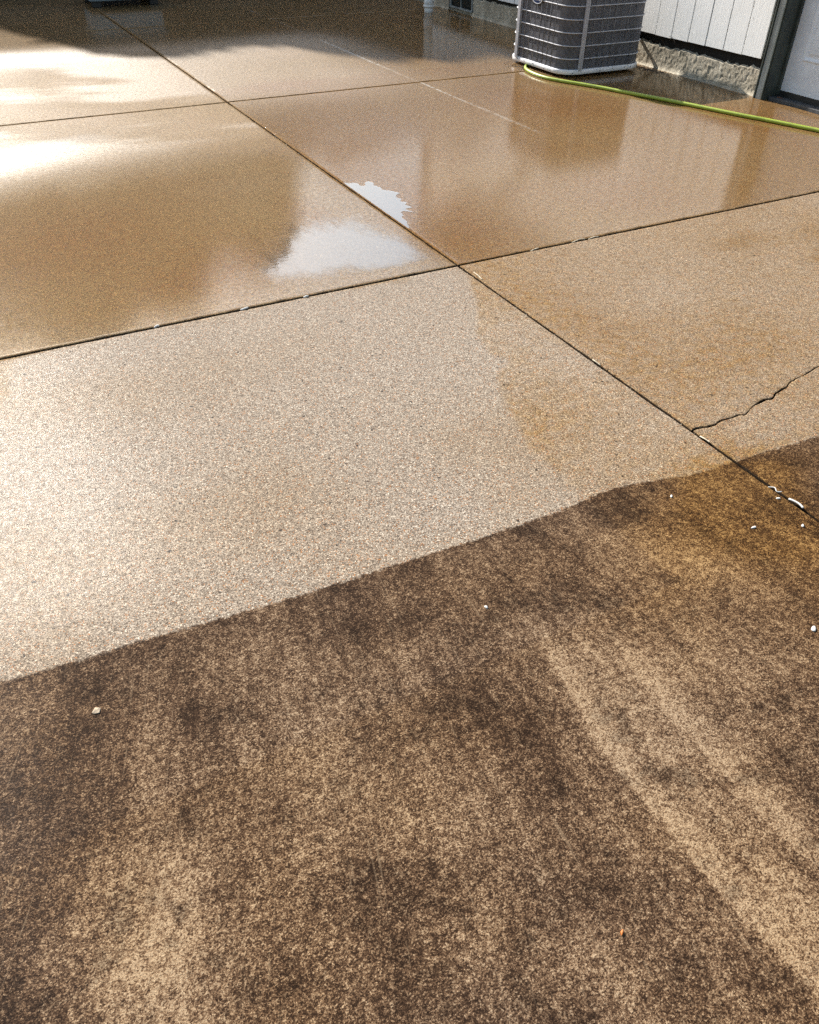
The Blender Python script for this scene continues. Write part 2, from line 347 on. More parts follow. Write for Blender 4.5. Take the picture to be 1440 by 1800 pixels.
EO = [0, 0, .001, .0025, .006]; EZ = [-.045, -.0085, -.0038, -.0012, 0]
def slab(x0, x1, ylo, yhi, step, dz=0., el=1., eh=1.):
    nx = max(2, int((x1 - x0) / step)); xs = np.concatenate([x0 + np.array(EO), np.linspace(x0 + .006, x1 - .006, nx)[1:-1], x1 - np.array(EO[::-1])])
    lo = ylo(xs) if callable(ylo) else np.full_like(xs, ylo); hi = yhi(xs) if callable(yhi) else np.full_like(xs, yhi)
    ny = max(2, int(np.mean(hi - lo) / step)); tm = np.linspace(0, 1, ny)[1:-1]; ne = len(EO)
    # refine the lime line
    nr = ny - 2 + 2 * ne
    Xg = np.repeat(xs[:, None], nr, 1); Yg = np.zeros_like(Xg)
    for j in range(ne):
        Yg[:, j] = lo + EO[j] * el; Yg[:, nr - 1 - j] = hi - EO[j] * eh
    Yg[:, ne:nr - ne] = (lo + .006 * el)[:, None] + tm[None, :] * (hi - lo - .006 * (el + eh))[:, None]
    for j in range(ne):
        jt = .003 * (fbm(Yg[j] * 9, Yg[j] * 0 + x0, 41) - .5); Xg[j] += jt; Xg[-1 - j] += .003 * (fbm(Yg[-1 - j] * 9, Yg[j] * 0 + x1, 42) - .5)
        if el == 1.: Yg[:, j] += .003 * (fbm(Xg[:, j] * 9, Xg[:, j] * 0 + lo[0], 43) - .5)
        if eh == 1.: Yg[:, nr - 1 - j] += .003 * (fbm(Xg[:, -1 - j] * 9, Xg[:, j] * 0 + hi[0], 44) - .5)
    zx = np.zeros(len(xs)); zy = np.zeros(nr)
    for j in range(ne): zx[j] = zx[-1 - j] = EZ[j]; zy[j] = EZ[j] * (el if j else 1); zy[-1 - j] = EZ[j] * (eh if j else 1)
    Z = np.minimum(zx[:, None], zy[None, :]) + dz + .0016 * (fbm(Xg * 1.3, Yg * 1.3, 8) - .5)
    # chipped arrises
    chip = (np.minimum(zx[:, None], zy[None, :]) < -.0005) & (np.minimum(zx[:, None], zy[None, :]) > -.04)
    Z = Z - chip * .010 * np.clip(fbm(Xg * 14, Yg * 14, 12) - .55, 0, 1) * 4
    v = np.stack([Xg, Yg, Z], -1).reshape(-1, 3)
    i = np.arange(len(xs) - 1)[:, None] * nr + np.arange(nr - 1)[None, :]
    q = np.stack([i, i + nr, i + nr + 1, i + 1], -1).reshape(-1, 4)
    me = bpy.data.meshes.new('concrete_slab'); me.vertices.add(len(v)); me.vertices.foreach_set('co', v.ravel())
    me.loops.add(q.size); me.loops.foreach_set('vertex_index', q.ravel().astype(np.int32))
    me.polygons.add(len(q)); me.polygons.foreach_set('loop_start', np.arange(0, q.size, 4, dtype=np.int32)); me.polygons.foreach_set('loop_total', np.full(len(q), 4, np.int32))
    me.polygons.foreach_set('use_smooth', np.ones(len(q), bool)); me.update(calc_edges=True)
    ms = masks(v[:, 0], v[:, 1]); em = (np.minimum(zx[:, None], zy[None, :]) > -1e-6) & np.ones((len(xs), nr), bool)
    em[ne - 1, :] = em[-ne, :] = False; em[:, ne - 1] = em[:, -ne] = False; ms['film'] = ms['film'] * em.ravel()
    for k, a in ms.items():
        at = me.attributes.new(k, 'FLOAT', 'POINT'); at.data.foreach_set('value', a.astype(np.float32))
    me.materials.append(CONC); o = bpy.data.objects.new('concrete_slab', me); COL.objects.link(o); o.parent = drive; return o

CR = np.array([(1.92, 1.538), (1.957, 1.535), (2.01, 1.528), (2.056, 1.54), (2.094, 1.533), (2.134, 1.537), (2.154, 1.527), (2.204, 1.547), (2.249, 1.563), (2.297, 1.569), (2.322, 1.56), (2.373, 1.583),
               (2.438, 1.595), (2.482, 1.619), (2.519, 1.619), (2.591, 1.634), (2.643, 1.647), (2.70, 1.645), (2.95, 1.72), (3.3, 1.75), (3.8, 1.86), (4.4, 1.9), (5.9, 2.15)])
def crack_c(x): return np.interp(x, CR[:, 0], CR[:, 1]) + .010 * (fbm(x * 45, x * 0 + 2.2, 13, 3) - .5)
def crack_w(x): return .0012 + .0034 * np.clip(fbm(x * 14, x * 0 + 4.4, 14, 3) - .42, 0, 1) * 3 + .003 * np.exp(-((x - 2.06) / .04) ** 2) + .002 * np.exp(-((x - 2.29) / .03) ** 2)
YJ = [-4.1, -.40, 3.092, 6.565, 10.10, 13.8]; GAP = .0055
JW = {1: .005, 2: .0065, 3: .0075, 4: .007}
for r in range(5):
    for c, (x0, x1) in enumerate([(-5.2, -1.605), (-1.595, 1.9125), (1.9215, 5.842)]):
        y0 = YJ[r] + GAP; y1 = YJ[r + 1] - GAP; vis = r in (1, 2) and c > 0
        st = .016 if vis else (.022 if (r in (3, 4) and c > 0) else .2)
        if r == 1 and c == 2:
            slab(x0, x1, y0, lambda x: crack_c(x) - crack_w(x), .010, 0., 1., .22); slab(x0, x1, lambda x: crack_c(x) + crack_w(x), y1, .010, .0006, .22, 1.)
        else:
            slab(x0, x1, y0, y1, st, {0: 0, 1: .0, 2: .001}[c] * .5)

# ------------------------------------------------------------------ standing water along the joint
PU = [(1.925, 4.43), (1.945, 4.41), (1.962, 4.393), (1.975, 4.40), (1.994, 4.366), (1.99, 4.33), (2.006, 4.315), (2.03, 4.36), (2.072, 4.385), (2.079, 4.337), (2.066, 4.30), (2.085, 4.262), (2.075, 4.23), (2.105, 4.18), (2.14, 4.12), (2.09, 4.075),
      (2.10, 4.03), (2.078, 4.0), (2.105, 3.965), (2.072, 3.93), (2.09, 3.88), (2.045, 3.875), (2.062, 3.81), (2.02, 3.85), (1.995, 3.83), (1.99, 3.785), (1.975, 3.78), (1.965, 3.70), (1.945, 3.65), (1.932, 3.58), (1.926, 3.58)]
def rough_outline(P, amp, seed, depth=3):
    R = random.Random(seed)
    for d in range(depth):
        Q = []
        for i in range(len(P)):
            a, b = P[i], P[(i + 1) % len(P)]; L = math.dist(a, b); t = R.uniform(.35, .65); o = R.uniform(-1, 1) * amp * L
            Q += [a, (a[0] + (b[0] - a[0]) * t - (b[1] - a[1]) / max(L, 1e-6) * o, a[1] + (b[1] - a[1]) * t + (b[0] - a[0]) / max(L, 1e-6) * o)]
        P = Q; amp *= .8
    return [(max(x, 1.9245), y) for x, y in P]
PU = rough_outline(PU, .16, 4)
tag(obj('puddle', [(x, y, .0026) for x, y in PU], [tuple(range(len(PU)))[::-1]], WATER), kind='structure')

def make_film():
    n = N('thin_water_sheet'); fc = n.node('ShaderNodeLayerWeight', {'Blend': .5}).outputs['Facing']; fr = n.add(n.mul(n.math('POWER', fc, 2.2), .84), .16)
    P = n.pos(); nz = n.add(n.mul(n.noise(n.scale(P, (1, .35, 1)), 16, 4, .7), .7), n.mul(n.noise(P, 150, 2, .8), .5))
    cov = n.step(n.add(n.attr('cover'), n.add(n.mul(nz, 1.3), -.78)), .18, .95)
    g = n.node('ShaderNodeBsdfGlossy', {'Roughness': .05, 'Normal': n.bump(n.noise(P, 40, 3), .05, .002)}); t = n.node('ShaderNodeBsdfTransparent', {'Color': (1., 1., 1.)})
    mx = n.node('ShaderNodeMixShader', {0: n.mul(fr, n.mul(cov, .85)), 1: t.outputs[0], 2: g.outputs[0]})
    n.t.links.new(mx.outputs[0], n.out.inputs[0]); return n.m
FILMW = make_film()
gx, gy = np.meshgrid(np.arange(1.0, 1.9001, .02), np.arange(3.15, 4.2001, .02), indexing='ij'); nxx, nyy = gx.shape
cov_ = np.clip(1.05 * blob(gx, gy, 1.50, 3.58, .30, .34, -.6) + .7 * blob(gx, gy, 1.72, 3.34, .2, .2) + .6 * blob(gx, gy, 1.22, 3.42, .24, .13, .3) + .5 * (fbm(gx * 5, gy * 3, 51) - .5), 0, 1)
cov_ *= np.minimum(1, np.minimum(np.minimum(gx - 1.0, 1.90 - gx), np.minimum(gy - 3.15, 4.2 - gy)) / .08).clip(0, 1)
ii = (np.arange(nxx - 1)[:, None] * nyy + np.arange(nyy - 1)[None, :]).ravel()
pf = obj('puddle', np.stack([gx, gy, gx * 0 + .0024], -1).reshape(-1, 3), np.stack([ii, ii + nyy, ii + nyy + 1, ii + 1], -1), FILMW); tag(pf, kind='structure')
pf.data.attributes.new('cover', 'FLOAT', 'POINT').data.foreach_set('value', cov_.ravel().astype(np.float32))

# ------------------------------------------------------------------ house
HOUSE = tag(empty('house', (5.85, 7.5, 0)), 'white sided house wall with rough concrete foundation and recessed door', 'house')
INV = Matrix.Translation((-5.85, -7.5, 0))
def hp(o, parent=None):                       # keep world placement under the house empty
    o.parent = parent or HOUSE
    if parent is None: o.matrix_parent_inverse = INV
    else: o.matrix_parent_inverse = Matrix.Identity(4)
    return o
FX = 5.82; EAVE = 2.8; YC = 10.45
def wallbox(name, boxes, mat, parent=None, b=0):
    m = MB()
    for q in boxes: m.box(*q, b)
    return hp(m.build(name, mat), parent)
# core wall, with the door opening left free
wallbox('wall', [(5.895, 12, 4.90, YC, .0, 2.9), (5.895, 12, -1.0, 3.93, .0, 2.9), (5.895, 12, 3.935, 4.895, 2.10, 2.9), (6.3, 12, 3.935, 4.895, -.1, 2.095)], DARKCORE)
# foundation face, rough, with irregular top
def found(y0, y1):
    ys = np.arange(y0, y1 + .001, .0125); zs = np.linspace(-.06, 1, 22); v = []; f = []
    top = .192 + .055 * (fbm(ys * 5, ys * 0 + 1.3, 21, 4) - .5) + .03 * (vn(ys * 30, ys * 0, 5) - .5)
    for a, y in enumerate(ys):
        for b, s in enumerate(zs):
            z = -.06 + (top[a] + .06) * (b / 21)
            x = 5.836 + .007 * (float(fbm(y * 9, z * 9, 22, 4)) - .5) + .005 * (float(vn(y * 55, z * 55, 23)) - .5) + (.02 if b == 21 else 0) - .02 * math.exp(-max(z, 0) / .010)
            v.append((x, y, z))
    n = 22
    for a in range(len(ys) - 1):
        for b in range(n - 1): f.append((a * n + b, a * n + b + 1, (a + 1) * n + b + 1, (a + 1) * n + b))
    return v, f
fm = MB(); fm.add(*found(4.955, 9.40)); hp(fm.build('foundation', FOUND))
fm = MB(); fm.add(*found(9.955, YC)); hp(fm.build('foundation', FOUND))
wallbox('foundation', [(5.858, 5.894, 9.385, 9.97, -.05, .03), (5.858, 5.894, 9.385, 9.97, .238, .262)], FOUND)
wallbox('foundation', [(5.835, 5.894, -1.0, 3.93, -.05, .22)], FOUND)
# stub of rebar and mortar snots on the foundation
m = MB(); m.tube([(5.845, 5.235, .165), (5.838, 5.24, .12), (5.841, 5.238, .06), (5.836, 5.243, .012)], [.006, .005, .006, .009], 6); hp(m.build('mortar_ridge', FOUND))
# siding boards, 8 inch centres
bm_ = MB().box(0, .014, -.0985, .0985, 0, 2.53, .0025)
board0 = None; k = 0
yb = 5.009 + .1035
while yb < YC - .03:
    zb = np.interp(yb, [5, 6.4, 8.8, 10.5], [.269, .256, .224, .215])
    if board0 is None: board0 = bm_.build('siding_board', SIDING); b = board0
    else: b = board0.copy(); COL.objects.link(b)
    hp(b); b.location = (FX + rnd.uniform(-.0015, .0015), yb, zb + rnd.uniform(-.003, .003)); yb += .2065
yb = 3.80
while yb > -.9:
    b = board0.copy(); COL.objects.link(b); hp(b); b.location = (FX, yb, .27); yb -= .2065
wallbox('sheathing', [(5.8345, 5.8945, 4.958, YC, .30, 2.8)], DARKWOOD)
wallbox('mudsill', [(5.866, 5.8945, 4.958, 9.38, .155, .299)], DARKCORE)
# eave, fascia, roof
wallbox('fascia', [(5.625, 5.645, -1.0, 10.53, EAVE, EAVE + .16)], GREEN)
wallbox('soffit', [(5.646, 5.93, -1.0, 10.52, EAVE + .01, EAVE + .03)], DARKWOOD)
m = MB(); pr = [(5.58, EAVE + .14), (5.58, EAVE + .20), (8.9, EAVE + 1.75), (12.2, EAVE + .20), (12.2, EAVE + .14), (8.9, EAVE + 1.69)]
m.loft([[(x, -1.1, z) for x, z in pr], [(x, 10.62, z) for x, z in pr]]); hp(m.build('roof', ROOF))
m = MB(); m.add([(5.9, YC - .01, 2.9), (12, YC - .01, 2.9), (8.95, YC - .01, 4.4), (5.9, YC - .06, 2.9), (12, YC - .06, 2.9), (8.95, YC - .06, 4.4)], [(0, 1, 2), (5, 4, 3), (0, 3, 4, 1), (1, 4, 5, 2), (2, 5, 3, 0)]); hp(m.build('gable', SIDING))
# door: casing, jamb, leaf, panels, threshold
door = MB().box(5.955, 5.995, 3.985, 4.872, .062, 2.06, .002).build('door', DOORP); hp(door)
wallbox('casing', [(5.798, 5.834, 4.893, 4.953, -.005, 2.16), (5.798, 5.834, 3.87, 3.93, -.005, 2.16), (5.798, 5.834, 3.9305, 4.8925, 2.09, 2.16)], TRIMGREY, b=.003)
wallbox('casing_bead', [(5.788, 5.82, 4.9555, 4.968, .0, 2.16)], GREEN, b=.003)
wallbox('casing_bead', [(5.789, 5.834, 4.881, 4.8915, .0, 2.10)], GREEN, b=.003)
wallbox('jamb', [(5.80, 6.02, 4.873, 4.880, 0, 2.09), (5.835, 6.02, 4.8805, 4.905, 0, 2.09), (5.80, 6.02, 3.975, 3.984, 0, 2.09), (5.80, 6.02, 3.9845, 4.8725, 2.061, 2.089)], GREEN)
wallbox('door_stop', [(5.93, 5.953, 4.855, 4.8725, .03, 2.06)], GREEN)
wallbox('threshold', [(5.855, 6.04, 3.985, 4.8725, -.03, .022)], simple('dark_grey_threshold', (.07, .07, .072), .6, .2, 20, bump=.3), b=.003)
wallbox('sweep', [(5.952, 5.975, 3.99, 4.868, .0225, .061)], BLACK)
for (a, b_, z0, z1) in [(4.735, 4.47, .29, .86), (4.385, 4.12, .29, .86), (4.735, 4.47, .98, 1.55), (4.385, 4.12, .98, 1.55), (4.735, 4.47, 1.66, 1.93), (4.385, 4.12, 1.66, 1.93)]:
    m = MB()
    def rect(x, i): return [(x, a - i, z0 + i), (x, b_ + i, z0 + i), (x, b_ + i, z1 - i), (x, a - i, z1 - i)]
    m.loft([rect(5.9548, 0), rect(5.947, .006), rect(5.947, .014), rect(5.9535, .03), rect(5.9535, .042), rect(5.948, .06)], True, False)
    n0 = len(m.v); m.f.append((n0 - 4, n0 - 3, n0 - 2, n0 - 1))
    p = m.build('panel', DOORP); hp(p, door); p.matrix_parent_inverse = Matrix.Identity(4)
kn = MB().tube([(5.955, 4.06, .98), (5.925, 4.06, .98), (5.92, 4.06, .98), (5.895, 4.06, .98), (5.885, 4.06, .98)], [.012, .012, .026, .028, .012], 14).build('handle', STEEL_L, None, True); hp(kn, door)
# basement window
win = MB()
win.box(5.836, 5.866, 9.41, 9.432, .03, .236); win.box(5.836, 5.866, 9.918, 9.94, .03, .236); win.box(5.836, 5.866, 9.4325, 9.9175, .03, .048); win.box(5.836, 5.866, 9.4325, 9.9175, .218, .236); win.box(5.839, 5.864, 9.677, 9.690, .0485, .2175)
WF = hp(win.build('window', simple('grey_window_frame', (.30, .32, .31), .5, .15, 12)))
for y0, y1 in ((9.4325, 9.6765), (9.6905, 9.9175)): hp(MB().box(5.850, 5.854, y0, y1, .0485, .2175).build('pane', GLASS), WF)

# ------------------------------------------------------------------ air conditioner
AX0, AX1, AY0, AY1, ARAD, AH = 4.77, 5.655, 6.15, 7.04, .16, .80
AC = tag(empty('air_conditioner', ((AX0 + AX1) / 2, (AY0 + AY1) / 2, 0)), 'grey outdoor air conditioner with louvred rounded corners and oval badge by the house wall', 'air conditioner')
AI = Matrix.Translation((-(AX0 + AX1) / 2, -(AY0 + AY1) / 2, 0))
def ap(o, parent=None):
    o.parent = parent or AC
    o.matrix_parent_inverse = AI if parent is None else Matrix.Identity(4)
    return o
def rrect(off, z, n=10):
    r = ARAD + off; pts = []
    for (cx, cy, a0) in ((AX1 - ARAD, AY1 - ARAD, 0), (AX0 + ARAD, AY1 - ARAD, 90), (AX0 + ARAD, AY0 + ARAD, 180), (AX1 - ARAD, AY0 + ARAD, 270)):
        for k in range(n + 1):
            a = math.radians(a0 + 90 * k / n); pts.append((cx + r * math.cos(a), cy + r * math.sin(a), z))
    return pts
ap(MB().loft([rrect(-.004, .0245), rrect(.003, .0255), rrect(.006, .028), rrect(.006, .058), rrect(.002, .062), rrect(-.02, .063)]).build('base_pan', STEEL_L, None, True))
ap(MB().loft([rrect(-.030, .058), rrect(-.030, .742)]).build('coil', COIL, None, True))
# perimeter walk
def perim(off):
    P = rrect(off, 0, 24); L = [0]
    for i in range(len(P)):
        a, b = P[i], P[(i + 1) % len(P)]; L.append(L[-1] + math.dist(a, b))
    return P, L
PP, LL = perim(-.008)
def at_s(s):
    s %= LL[-1]
    for i in range(len(PP)):
        if LL[i] <= s <= LL[i + 1]:
            a, b = Vector(PP[i]), Vector(PP[(i + 1) % len(PP)]); t = (s - LL[i]) / max(1e-9, LL[i + 1] - LL[i]); d = (b - a).normalized()
            return a.lerp(b, t), d, Vector((d.y, -d.x, 0))
m = MB(); ns = int(LL[-1] / .0105)
for i in range(ns):
    p, d, nn = at_s(LL[-1] * i / ns); w = .0026
    q = [p - d * w - nn * .006, p + d * w - nn * .006, p + d * w, p - d * w]
    m.loft([[(v.x, v.y, .056) for v in q], [(v.x, v.y, .742) for v in q]], True, False)
tag(ap(m.build('louvre_slats', GRILLE)), kind='stuff')
for i in range(1, 8):
    z = .046 + .0965 * i
    ap(MB().loft([rrect(-.006, z - .0042), rrect(.0015, z - .0036), rrect(.0025, z), rrect(.0015, z + .0036), rrect(-.006, z + .0042)], True, False).build('horizontal_bar', BARM, None, True))
wire = MB().tube([(0, 0, .056), (0, 0, .742)], .0022, 6).build('vertical_wire', WIREM, None, True); first = True
for (ax, fixed, lo, hi) in (('y', AX0 - .001, AY0 + ARAD, AY1 - ARAD), ('x', AY0 - .001, AX0 + ARAD, AX1 - ARAD), ('y', AX1 + .001, AY0 + ARAD, AY1 - ARAD), ('x', AY1 + .001, AX0 + ARAD, AX1 - ARAD)):
    for i in range(8):
        t = lo + (hi - lo) * (i + .5 + rnd.uniform(-.12, .12)) / 8; w = wire if first else link_copy(wire); first = False; ap(w)
        w.location = (fixed, t, 0) if ax == 'y' else (t, fixed, 0)
pm = MB(); pm.box(-.019, -.003, -.011, .006, .056, .745, .002); pm.box(.003, .019, -.011, .006, .056, .745, .002); pm.box(-.0028, .0028, -.011, -.002, .056, .745)
post = pm.build('corner_post', STEEL); ap(post); post.location = (AX0 + ARAD + .005, AY0 - .004, 0)
for loc, rz in (((AX1 - ARAD - .005, AY1 + .004, 0), math.pi), ((AX0 - .004, AY1 - ARAD - .005, 0), -math.pi / 2), ((AX1 + .004, AY0 + ARAD + .005, 0), math.pi / 2)):
    q = link_copy(post); ap(q); q.location = loc; q.rotation_euler = (0, 0, rz)
ap(MB().loft([rrect(-.02, .742), rrect(.008, .744), rrect(.010, .760), rrect(.004, .785), rrect(-.03, .80), rrect(-.09, .803)]).build('top_cover', STEEL, None, True))
cx, cyy = (AX0 + AX1) / 2, (AY0 + AY1) / 2
for k in range(9):
    r = .06 + .036 * k; ap(MB().tube([(cx + r * math.cos(a), cyy + r * math.sin(a), .812) for a in [2 * math.pi * j / 40 for j in range(41)]], .003, 6, False).build('fan_guard_ring', GRILLE, None, True))
ap(MB().tube([(cx, cyy, .803), (cx, cyy, .818), (cx, cyy, .822)], [.06, .06, .05], 20).build('fan_guard_hub', GRILLE, None, True))
# screws in the base pan
scr = MB().tube([(0, 0, 0), (0, 0, .004)], [.0045, .0035], 8).build('screw', BLACK, None, True); first = True
for (ax, t) in [('y', 6.34), ('y', 6.43), ('y', 6.60), ('y', 6.74), ('y', 6.85), ('x', 4.86), ('x', 5.16), ('x', 5.30), ('x', 5.43), ('x', 5.5)]:
    s_ = scr if first else link_copy(scr); first = False; ap(s_)
    if ax == 'y': s_.location = (AX0 - .0058, t, rnd.choice((.040, .047))); s_.rotation_euler = (0, -math.pi / 2, 0)
    else: s_.location = (t, AY0 - .0058, rnd.choice((.040, .047))); s_.rotation_euler = (math.pi / 2, 0, 0)
for (x, y) in ((4.9, 6.28), (5.54, 6.28), (4.9, 6.9), (5.54, 6.9)):
    ap(MB().tube([(x, y, -.001), (x, y, .025)], [.035, .03], 12).build('foot', BLACK, None, True))
# badge
BY, BZ = 6.625, .538
def oval(x, a, b, n=36): return [(x, BY + a * math.cos(2 * math.pi * k / n), BZ + b * math.sin(2 * math.pi * k / n)) for k in range(n)]
bd = ap(MB().loft([oval(AX0 - .0005, .079, .043), oval(AX0 - .008, .079, .043), oval(AX0 - .009, .076, .040)]).build('badge', BLACK))
ap(MB().loft([oval(AX0 - .0085, .074, .039), oval(AX0 - .0105, .073, .038), oval(AX0 - .0105, .067, .0335), oval(AX0 - .009, .0665, .033)], True, False).build('badge_rim', BADGEW), bd)
ap(MB().loft([oval(AX0 - .0088, .067, .034), oval(AX0 - .0097, .0665, .0335)]).build('badge_field', BADGEB), bd)
cu = bpy.data.curves.new('badge_text', 'FONT'); cu.body = 'Carrier'; cu.size = .044; cu.align_x = 'CENTER'; cu.align_y = 'CENTER'; cu.extrude = .0006; cu.shear = .25
to = bpy.data.objects.new('badge_lettering', cu); COL.objects.link(to); bpy.context.view_layer.update()
tm = bpy.data.meshes.new_from_object(to.evaluated_get(bpy.context.evaluated_depsgraph_get())); bpy.data.objects.remove(to, do_unlink=True)
tm.materials.append(BADGEW); to = bpy.data.objects.new('badge_lettering', tm); COL.objects.link(to); ap(to, bd)
to.matrix_basis = Matrix.Translation((AX0 - .0104, BY, BZ)) @ Matrix(((0, 0, -1, 0), (-1, 0, 0, 0), (0, 1, 0, 0), (0, 0, 0, 1)))
# service box on the wall side
ap(MB().box(AX1 + .003, AX1 + .05, 6.36, 6.47, .40, .50, .012).build('service_box', STEEL_L))
# refrigerant line from the unit into the wall
ls = MB().tube(smooth_path([(5.66, 6.50, .225), (5.72, 6.505, .232), (5.80, 6.51, .236), (5.90, 6.51, .238)], 5), .017, 12).build('refrigerant_line', BLACK, None, True)
tag(ls, 'black insulated pipe running from the air conditioner into the wall', 'pipe')

# ------------------------------------------------------------------ garden hose
HP_ = [(5.05, 6.86), (4.90, 6.80), (4.76, 6.70), (4.672, 6.56), (4.632, 6.39), (4.634, 6.21), (4.682, 6.06), (4.759, 5.894), (4.842, 5.70), (4.918, 5.48), (5.006, 5.245), (5.09, 4.994), (5.162, 4.766), (5.228, 4.555), (5.30, 4.357), (5.366, 4.153), (5.422, 3.97), (5.50, 3.6), (5.55, 3.2), (5.45, 2.8), (5.2, 2.55)]
HR = .0135
hp_ = smooth_path([(x, y, 0) for x, y in HP_], 10); hr_ = [.0112 if i < 24 else min(HR, .0112 + (i - 24) * .0007) for i in range(len(hp_))]
hose = MB().tube([(q[0], q[1], r + .0005) for q, r in zip(hp_, hr_)], hr_, 16).build('garden_hose', HOSE, None, True)
tag(hose, 'lime green garden hose lying on wet concrete in front of the air conditioner', 'hose')

# ------------------------------------------------------------------ white drain pipe
DP = tag(empty('drain_pipe', (5.50, 9.86, 0)), 'white plastic drain pipe standing in the shade beside the basement window', 'pipe')
def dp(m, name):
    o = m.build(name, PVC, None, True); o.parent = DP; return o
def cyl(r, z0, z1): return MB().tube([(0, 0, z0), (0, 0, z0 + .003), (0, 0, z1 - .003), (0, 0, z1)], [r - .003, r, r, r - .003], 24)
dp(cyl(.054, -.005, .052), 'spigot'); dp(cyl(.068, .052, .075), 'collar'); dp(cyl(.060, .075, .14), 'socket'); 
dp(MB().tube(smooth_path([(0, 0, .14), (0, 0, 1.2), (0, 0, 2.5), (.03, 0, 2.65), (.12, 0, 2.75), (.16, 0, 2.82)], 6), .053, 20), 'pipe')

# ------------------------------------------------------------------ storage bin at the far end, in the shade; unseen board fence behind it
bn = tag(empty('storage_bin', (2.28, 11.95, 0)), 'low pale blue-grey storage bin at the far shaded end of the driveway', 'storage bin')
BINM = simple('pale_blue_grey_plastic', (.20, .26, .30), .6, .06, 6)
o = MB().box(-.40, .44, -.30, .30, .06, .28, .02).build('body', BINM, bn); o = MB().box(-.43, .47, -.33, .33, .281, .32, .012).build('lid', BINM, bn)
for x in (-.32, .36):
    for y in (-.22, .22): MB().box(x - .05, x + .05, y - .05, y + .05, -.001, .0595, .006).build('foot', BLACK, bn)
fe = tag(empty('unseen_fence', (2, 14.3, 0)), 'dark board fence out of view behind the storage bin, shaped to darken reflections', 'fence')  # out of view; height and length set to darken the wet reflections
fb = MB().box(-.0746, .0746, -.011, .011, 0, 1.9, .003).build('board', DARKWOOD, fe); fb.location = (-4.5, 0, -.1)
for k in range(1, 78): q = link_copy(fb, fe, (-4.5 + k * .15, rnd.uniform(-.004, .004), -.1 + rnd.uniform(-.012, .012)))
for z in (.2, 1.5): MB().box(-4.6, 7.1, .012, .05, z, z + .07).build('rail', DARKWOOD, fe)
for x in (-4.4, -2., .4, 2.8, 5.2, 7.): MB().box(x - .04, x + .04, .051, .13, -.1, 1.75).build('post', DARKWOOD, fe)

# ------------------------------------------------------------------ trees beyond the fence (seen in the wet reflections and as the far shade)
def tree(x, y, h, rx, ry, zb, label, n_cl, per, leaf, seed):
    R = np.random.RandomState(seed); t = tag(empty('broadleaf_tree', (x, y, -.1)), label, 'tree', 'trees beyond the fence')
    tr = h * .022 + .07
    MB().tube(smooth_path([(0, 0, 0), (.05 * h * (R.rand() - .5), .04 * h * (R.rand() - .5), h * .3), (.06 * h * (R.rand() - .5), .05 * h * (R.rand() - .5), h * .6), (0, 0, h * .85)], 5), list(np.linspace(tr, tr * .25, 16)), 9).build('trunk', BARK, t, True)
    for k in range(7):
        a = R.rand() * 6.28; z0 = h * (.28 + .06 * k); L = rx * (.5 + .35 * R.rand())
        MB().tube([(0, 0, z0), (L * .5 * math.cos(a), L * .5 * math.sin(a), z0 + L * .35), (L * math.cos(a), L * math.sin(a), z0 + L * .75)], [tr * .4, tr * .25, tr * .08], 6).build('limb', BARK, t, True)
    zc = (h + zb) / 2; hz = (h - zb) / 2
    u = R.normal(size=(n_cl, 3)); u /= np.linalg.norm(u, axis=1)[:, None]; rr = (.25 + .75 * R.rand(n_cl) ** .5)[:, None]
    C = u * rr * np.array([rx, ry, hz]) * .86 + np.array([0, 0, zc])
    cr = .13 * (rx + hz) * (.5 + .7 * R.rand(n_cl))
    d = R.normal(size=(n_cl, per, 3)); d /= np.linalg.norm(d, axis=2)[:, :, None]
    P = (C[:, None, :] + d * (R.rand(n_cl, per, 1) ** .4) * cr[:, None, None]).reshape(-1, 3)
    A = R.normal(size=P.shape); A /= np.linalg.norm(A, axis=1)[:, None]; B = np.cross(A, R.normal(size=P.shape)); B /= np.linalg.norm(B, axis=1)[:, None]
    s = leaf * (.6 + .8 * R.rand(len(P), 1))
    V = np.stack([P - A * s, P + B * s * .45, P + A * s, P - B * s * .45], 1).reshape(-1, 3)
    obj('crown', V, np.arange(len(V)).reshape(-1, 4), LEAF, t)
tree(-2.4, 26.5, 10.2, 2.0, 2.0, 4.8, 'green tree beyond the fence, second from the left', 130, 300, .27, 1)
tree(-.1, 26.0, 11.5, 1.9, 2.2, 5.0, 'tall green tree beyond the fence, behind the storage bin', 140, 320, .27, 2)
tree(1.9, 26.0, 12.8, 1.7, 2.2, 5.0, 'tallest green tree beyond the fence', 150, 320, .27, 3)
tree(4.6, 26.5, 11.4, 1.9, 2.0, 4.5, 'green tree beyond the fence, right beside the tallest one', 130, 300, .27, 4)
tree(7.6, 26.5, 10.3, 2.2, 2.0, 3.5, 'dense green tree beyond the fence, second from the right', 130, 300, .27, 7)
tree(12.0, 27.5, 7.0, 3.4, 2.4, .8, 'low broad green tree beyond the fence, rightmost of the row', 150, 300, .24, 5)
tree(-6.6, 28.0, 8.2, 2.6, 2.2, 3.0, 'round green tree standing apart at the left end of the row', 90, 150, .22, 6)

